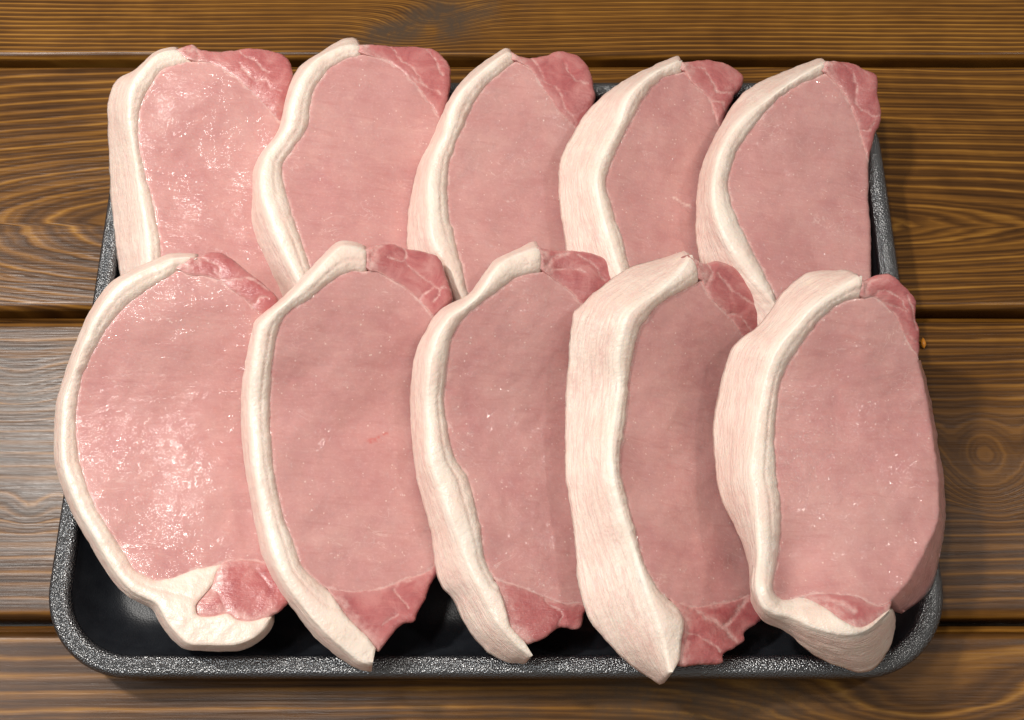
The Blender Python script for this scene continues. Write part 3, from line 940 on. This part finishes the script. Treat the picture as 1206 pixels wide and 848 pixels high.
    if name == 'rind':         # lengthwise position along the skin, also on the cut edge
        wl[0][:, 0] = along[np.argmin(((P[:, None] - poly[None, :len(poly) // 2]) ** 2).sum(2), axis=1)]
        alr = wl[0][bi, 0]
    else:
        wl[0][bi, 0] = along
        alr = along
    F = list(faces)
    prev = list(bi)
    cnt = nv
    ln = np.linalg.norm(RB - PB, axis=1) * 1e3
    for r in range(1, rings + 1):
        s = r / rings
        X = PB + (RB - PB) * s + out3 * (bl * 1e-3 * math.sin(math.pi * min(s, 1)) ** 0.8)[:, None]
        if name == 'rind':
            X = X + out3 * (skin * (0.0006 * fbm(along / 26, s * ln / 1.5, 91, 3) + 0.0003 * fbm(along / 3, s * ln / 5, 93, 2)))[:, None]
        elif s < 1 and name != 'fat_layer':
            X = X + out3 * (0.0009 * fbm(along / 5, np.full(nb, s * 5.0), 92, 3))[:, None]
        V.append(X)
        wl.append(np.column_stack([alr, s * ln, np.zeros(nb)]))
        cur = list(range(cnt, cnt + nb)); cnt += nb
        for i in range(nb):
            j = (i + 1) % nb
            if prev[i] != prev[j]:
                F.append((prev[i], prev[j], cur[j], cur[i]))
        prev = cur
    Q, bf, bm = cdt(poly, nb)
    inv = {v: q for q, v in bm.items()}
    if all(v in inv for f in bf for v in f):
        F += [tuple(prev[inv[v]] for v in f) for f in bf]
    V = np.vstack(V); wl = np.vstack(wl)
    extra = len(V) - nv
    ed = np.full(nv, 5.0)
    for ln_ in (edges or ()):
        ed = np.minimum(ed, seg_dist(P, ln_, False) * PX)
    edge = np.concatenate([ed, np.full(extra, 5.0)])
    rl = np.array(root.location)
    me = mesh_from(name, V - rl[None], F, {"edge": edge, "seam": np.concatenate([seam, np.zeros(extra)]),
                                           "blood": np.concatenate([blood, np.zeros(extra)]), "wall": wl})
    # turn every face outward
    import bmesh
    b = bmesh.new(); b.from_mesh(me); bmesh.ops.recalc_face_normals(b, faces=b.faces)
    b.verts.ensure_lookup_table()
    far = np.ones(nb, bool) if soft is None else seg_dist(poly, soft, False) > 0.8
    for i in range(nb):          # where two pieces touch, the face runs on without turning down
        j = (i + 1) % nb
        if far[i] or far[j]:
            e = b.edges.get((b.verts[bi[i]], b.verts[bi[j]])) if bi[i] != bi[j] else None
            if e is not None: e.smooth = False
    b.to_mesh(me); b.free()
    o = link(name, me, root, mat)
    return o


def build_steak(d, k):
    H, n = make_height(d, k)
    c = lambda key, **kw: spline(d[key], 2.0, **kw)
    NR = 170
    F, O, I = spline(d['F'], n=NR, jag=0.25, seed=k), spline(d['O'], n=NR, jag=0.45, seed=k + 20), spline(d['I'], n=NR, jag=1.0, seed=k + 40)
    Tn = np.gradient(F, axis=0)
    for _ in range(3):
        Tn[1:-1] = (Tn[:-2] + Tn[1:-1] + Tn[2:]) / 3
    Tn /= np.maximum(np.linalg.norm(Tn, axis=1, keepdims=True), 1e-6)
    dI = np.minimum(seg_dist(F, I, False), seg_dist(F, spline(d['FB'], 2.0), False))
    Fi = F + np.stack([Tn[:, 1], -Tn[:, 0]], 1) * np.minimum(3.0, 0.3 * dI)[:, None]
    Fi[-1] = F[-1] * 0.999 + Fi[-2] * 0.001 if np.allclose(Fi[-1], F[-1]) else Fi[-1]
    LC, LB, FB = c('LC', jag=0.5, seed=k + 60), c('LB', jag=0.6, seed=k + 80), c('FB', jag=0.5, seed=k + 90)
    CO, R = c('CO', jag=0.8, seed=k + 70), c('R', jag=0.6, seed=k + 75)
    fl = np.vstack([F, I, R])
    ctr = on_surface([((fl[:, 0].min() + fl[:, 0].max()) / 2, (fl[:, 1].min() + fl[:, 1].max()) / 2)], H)[0]
    root = empty("pork_steak", (ctr[0], ctr[1], max(0.005, ctr[2] - d['t'] * 1e-3)))
    tag(root, d['label'], "pork steak", "raw pork loin steaks on the black tray")
    tv = d['t'] * 1e-3
    Hb = lambda X, Y, p: H(X, Y, p) - tv
    RO3 = on_surface(O, Hb)

    # rind: the strip along the front edge and the whole skin wall behind it
    poly = np.vstack([F, Fi[::-1]])

    def rind_wall(idx):
        m = idx < NR
        tgt = np.zeros((len(idx), 3)); tgt[m] = RO3[idx[m]]
        # inner strand follows the skin a little deeper in
        q = idx >= NR
        j = 2 * NR - 1 - idx[q]
        tgt[q] = RO3[j] + (on_surface(Fi, Hb)[j] - on_surface(F, Hb)[j]) * 1.6 + np.array([0, 0, 0.0002])
        return np.ones(len(idx), bool), tgt
    build_part("rind", root, M_RIND, d, H, n, poly, 2.0, base=0.7, roll=[(F, 1.0, 1.9), (np.vstack([I[0], F[0]]), 2.0, 6.0)], pillow=0.6, ridge=(I, F, 1.3), pill_line=I, soft=F, pts=np.vstack([F[2:-2] * (1 - q) + Fi[2:-2] * q for q in (0.25, 0.5, 0.75)]),
               wall=rind_wall, rings=14, bulge=0.9)
    # fat
    poly = np.vstack([Fi, FB[::-1][1:], I[::-1][1:-1]])
    g = d.get('groove', 0.42)

    build_part("fat_layer", root, M_FAT, d, H, n, poly, 2.1, base=0.7, roll=[(F, 1.0, 1.9), (I, 0.85, 2.6), (FB, 0.9, 2.4), (np.vstack([I[0], F[0]]), 2.0, 6.0)], rings=4, inset=0.0, tscale=0.45,
               bulge=0.0, groove=(I, Fi, g, 0.65), ridge=(I, F, 1.3), pillow=0.6, pill_line=I, edges=[I, FB])
    # lean
    poly = np.vstack([I, LB[1:], R[::-1][1:], LC[::-1][1:-1]])
    lean_wall = None
    if 'RO' in d:
        RO = spline(d['RO'], n=len(R))
        RR3 = on_surface(RO, Hb)
        s0 = len(I) + len(LB) - 1

        def lean_wall(idx):
            j = len(R) - 2 - (idx - s0)
            m = (idx >= s0) & (j >= 0)
            tgt = np.zeros((len(idx), 3)); tgt[m] = RR3[j[m]]
            return m, tgt
    build_part("lean_meat", root, M_LEAN, d, H, n, poly, 2.6, base=0.0,
               roll=[(I, 0.25, 1.6), (LC, 0.15, 1.0), (LB, 0.2, 1.0), (R, 1.4, 3.2)], wall=lean_wall, rings=6, bulge=0.8,
               seams=d.get('marks', ()), bloods=d.get('bloods', ()), seam_depth=0.05, edges=[I, LC, LB], soft=R)
    # side muscles
    j = 3
    poly = np.vstack([LC, CO[::-1], [0.5 * (F[j] + Fi[j])], [I[j] + 0.3 * (F[j] - I[j])]])   # runs a little under the fat
    build_part("side_muscle", root, M_CAP, d, H, n, poly, 1.6, base=0.0, roll=[(LC, 0.3, 1.0), (CO, 2.0, 4.5)], rings=6, bulge=1.2,
               inset=2.0, seams=d['seams'], pillow=0.5, seam_depth=0.12, edges=[LC], soft=CO, pale=[I[0], F[0]])
    if 'BO' in d:
        BO = c('BO', jag=0.9, seed=k + 95)
        poly = np.vstack([FB, BO[1:], LB[::-1][1:-1]])
        build_part("side_muscle", root, M_CAP, d, H, n, poly, 1.6, base=0.7 if d.get('deep') else 0.3, roll=[(LB, 0.2, 1.0), (FB, 0.2, 1.0), (BO, 1.5, 3.4)], rings=6,
               bulge=1.0, inset=4.0, tscale=0.4, seams=d['seamsb'], pillow=0.8 if d.get('deep') else 0.2, seam_depth=0.12,
                   edges=[LB, FB], soft=BO, pale=FB)
    return root, H


for k, d in enumerate(S):
    build_steak(d, k)


def blob(name, loc, size, mat, parent=None, seed=0, sub=2):
    import bmesh
    b = bmesh.new()
    bmesh.ops.create_icosphere(b, subdivisions=sub, radius=1.0)
    for v in b.verts:
        q = 1 + 0.35 * float(vnoise(np.array([v.co.x * 1.7 + seed]), np.array([v.co.y * 1.7 + v.co.z * 2.3]), seed)[0]) * 2
        v.co = Vector((v.co.x * size[0] * q, v.co.y * size[1] * q, v.co.z * size[2] * q))
    me = bpy.data.meshes.new(name)
    b.to_mesh(me); b.free()
    me.polygons.foreach_set("use_smooth", np.ones(len(me.polygons), bool))
    o = link(name, me, parent, mat)
    o.location = loc
    return o


k_or = NT("orange peel crumb")
k_or.set(Base_Color=(0.75, 0.27, 0.02), Roughness=0.4)
ox, oy = px2(1090, 402, 0.004)
b1 = blob("orange_crumb", (ox, oy, 0.0012), (0.0013, 0.0026, 0.0012), k_or.m, seed=3)
tag(b1, "tiny orange crumb on the table beside the near right steak", "crumb")
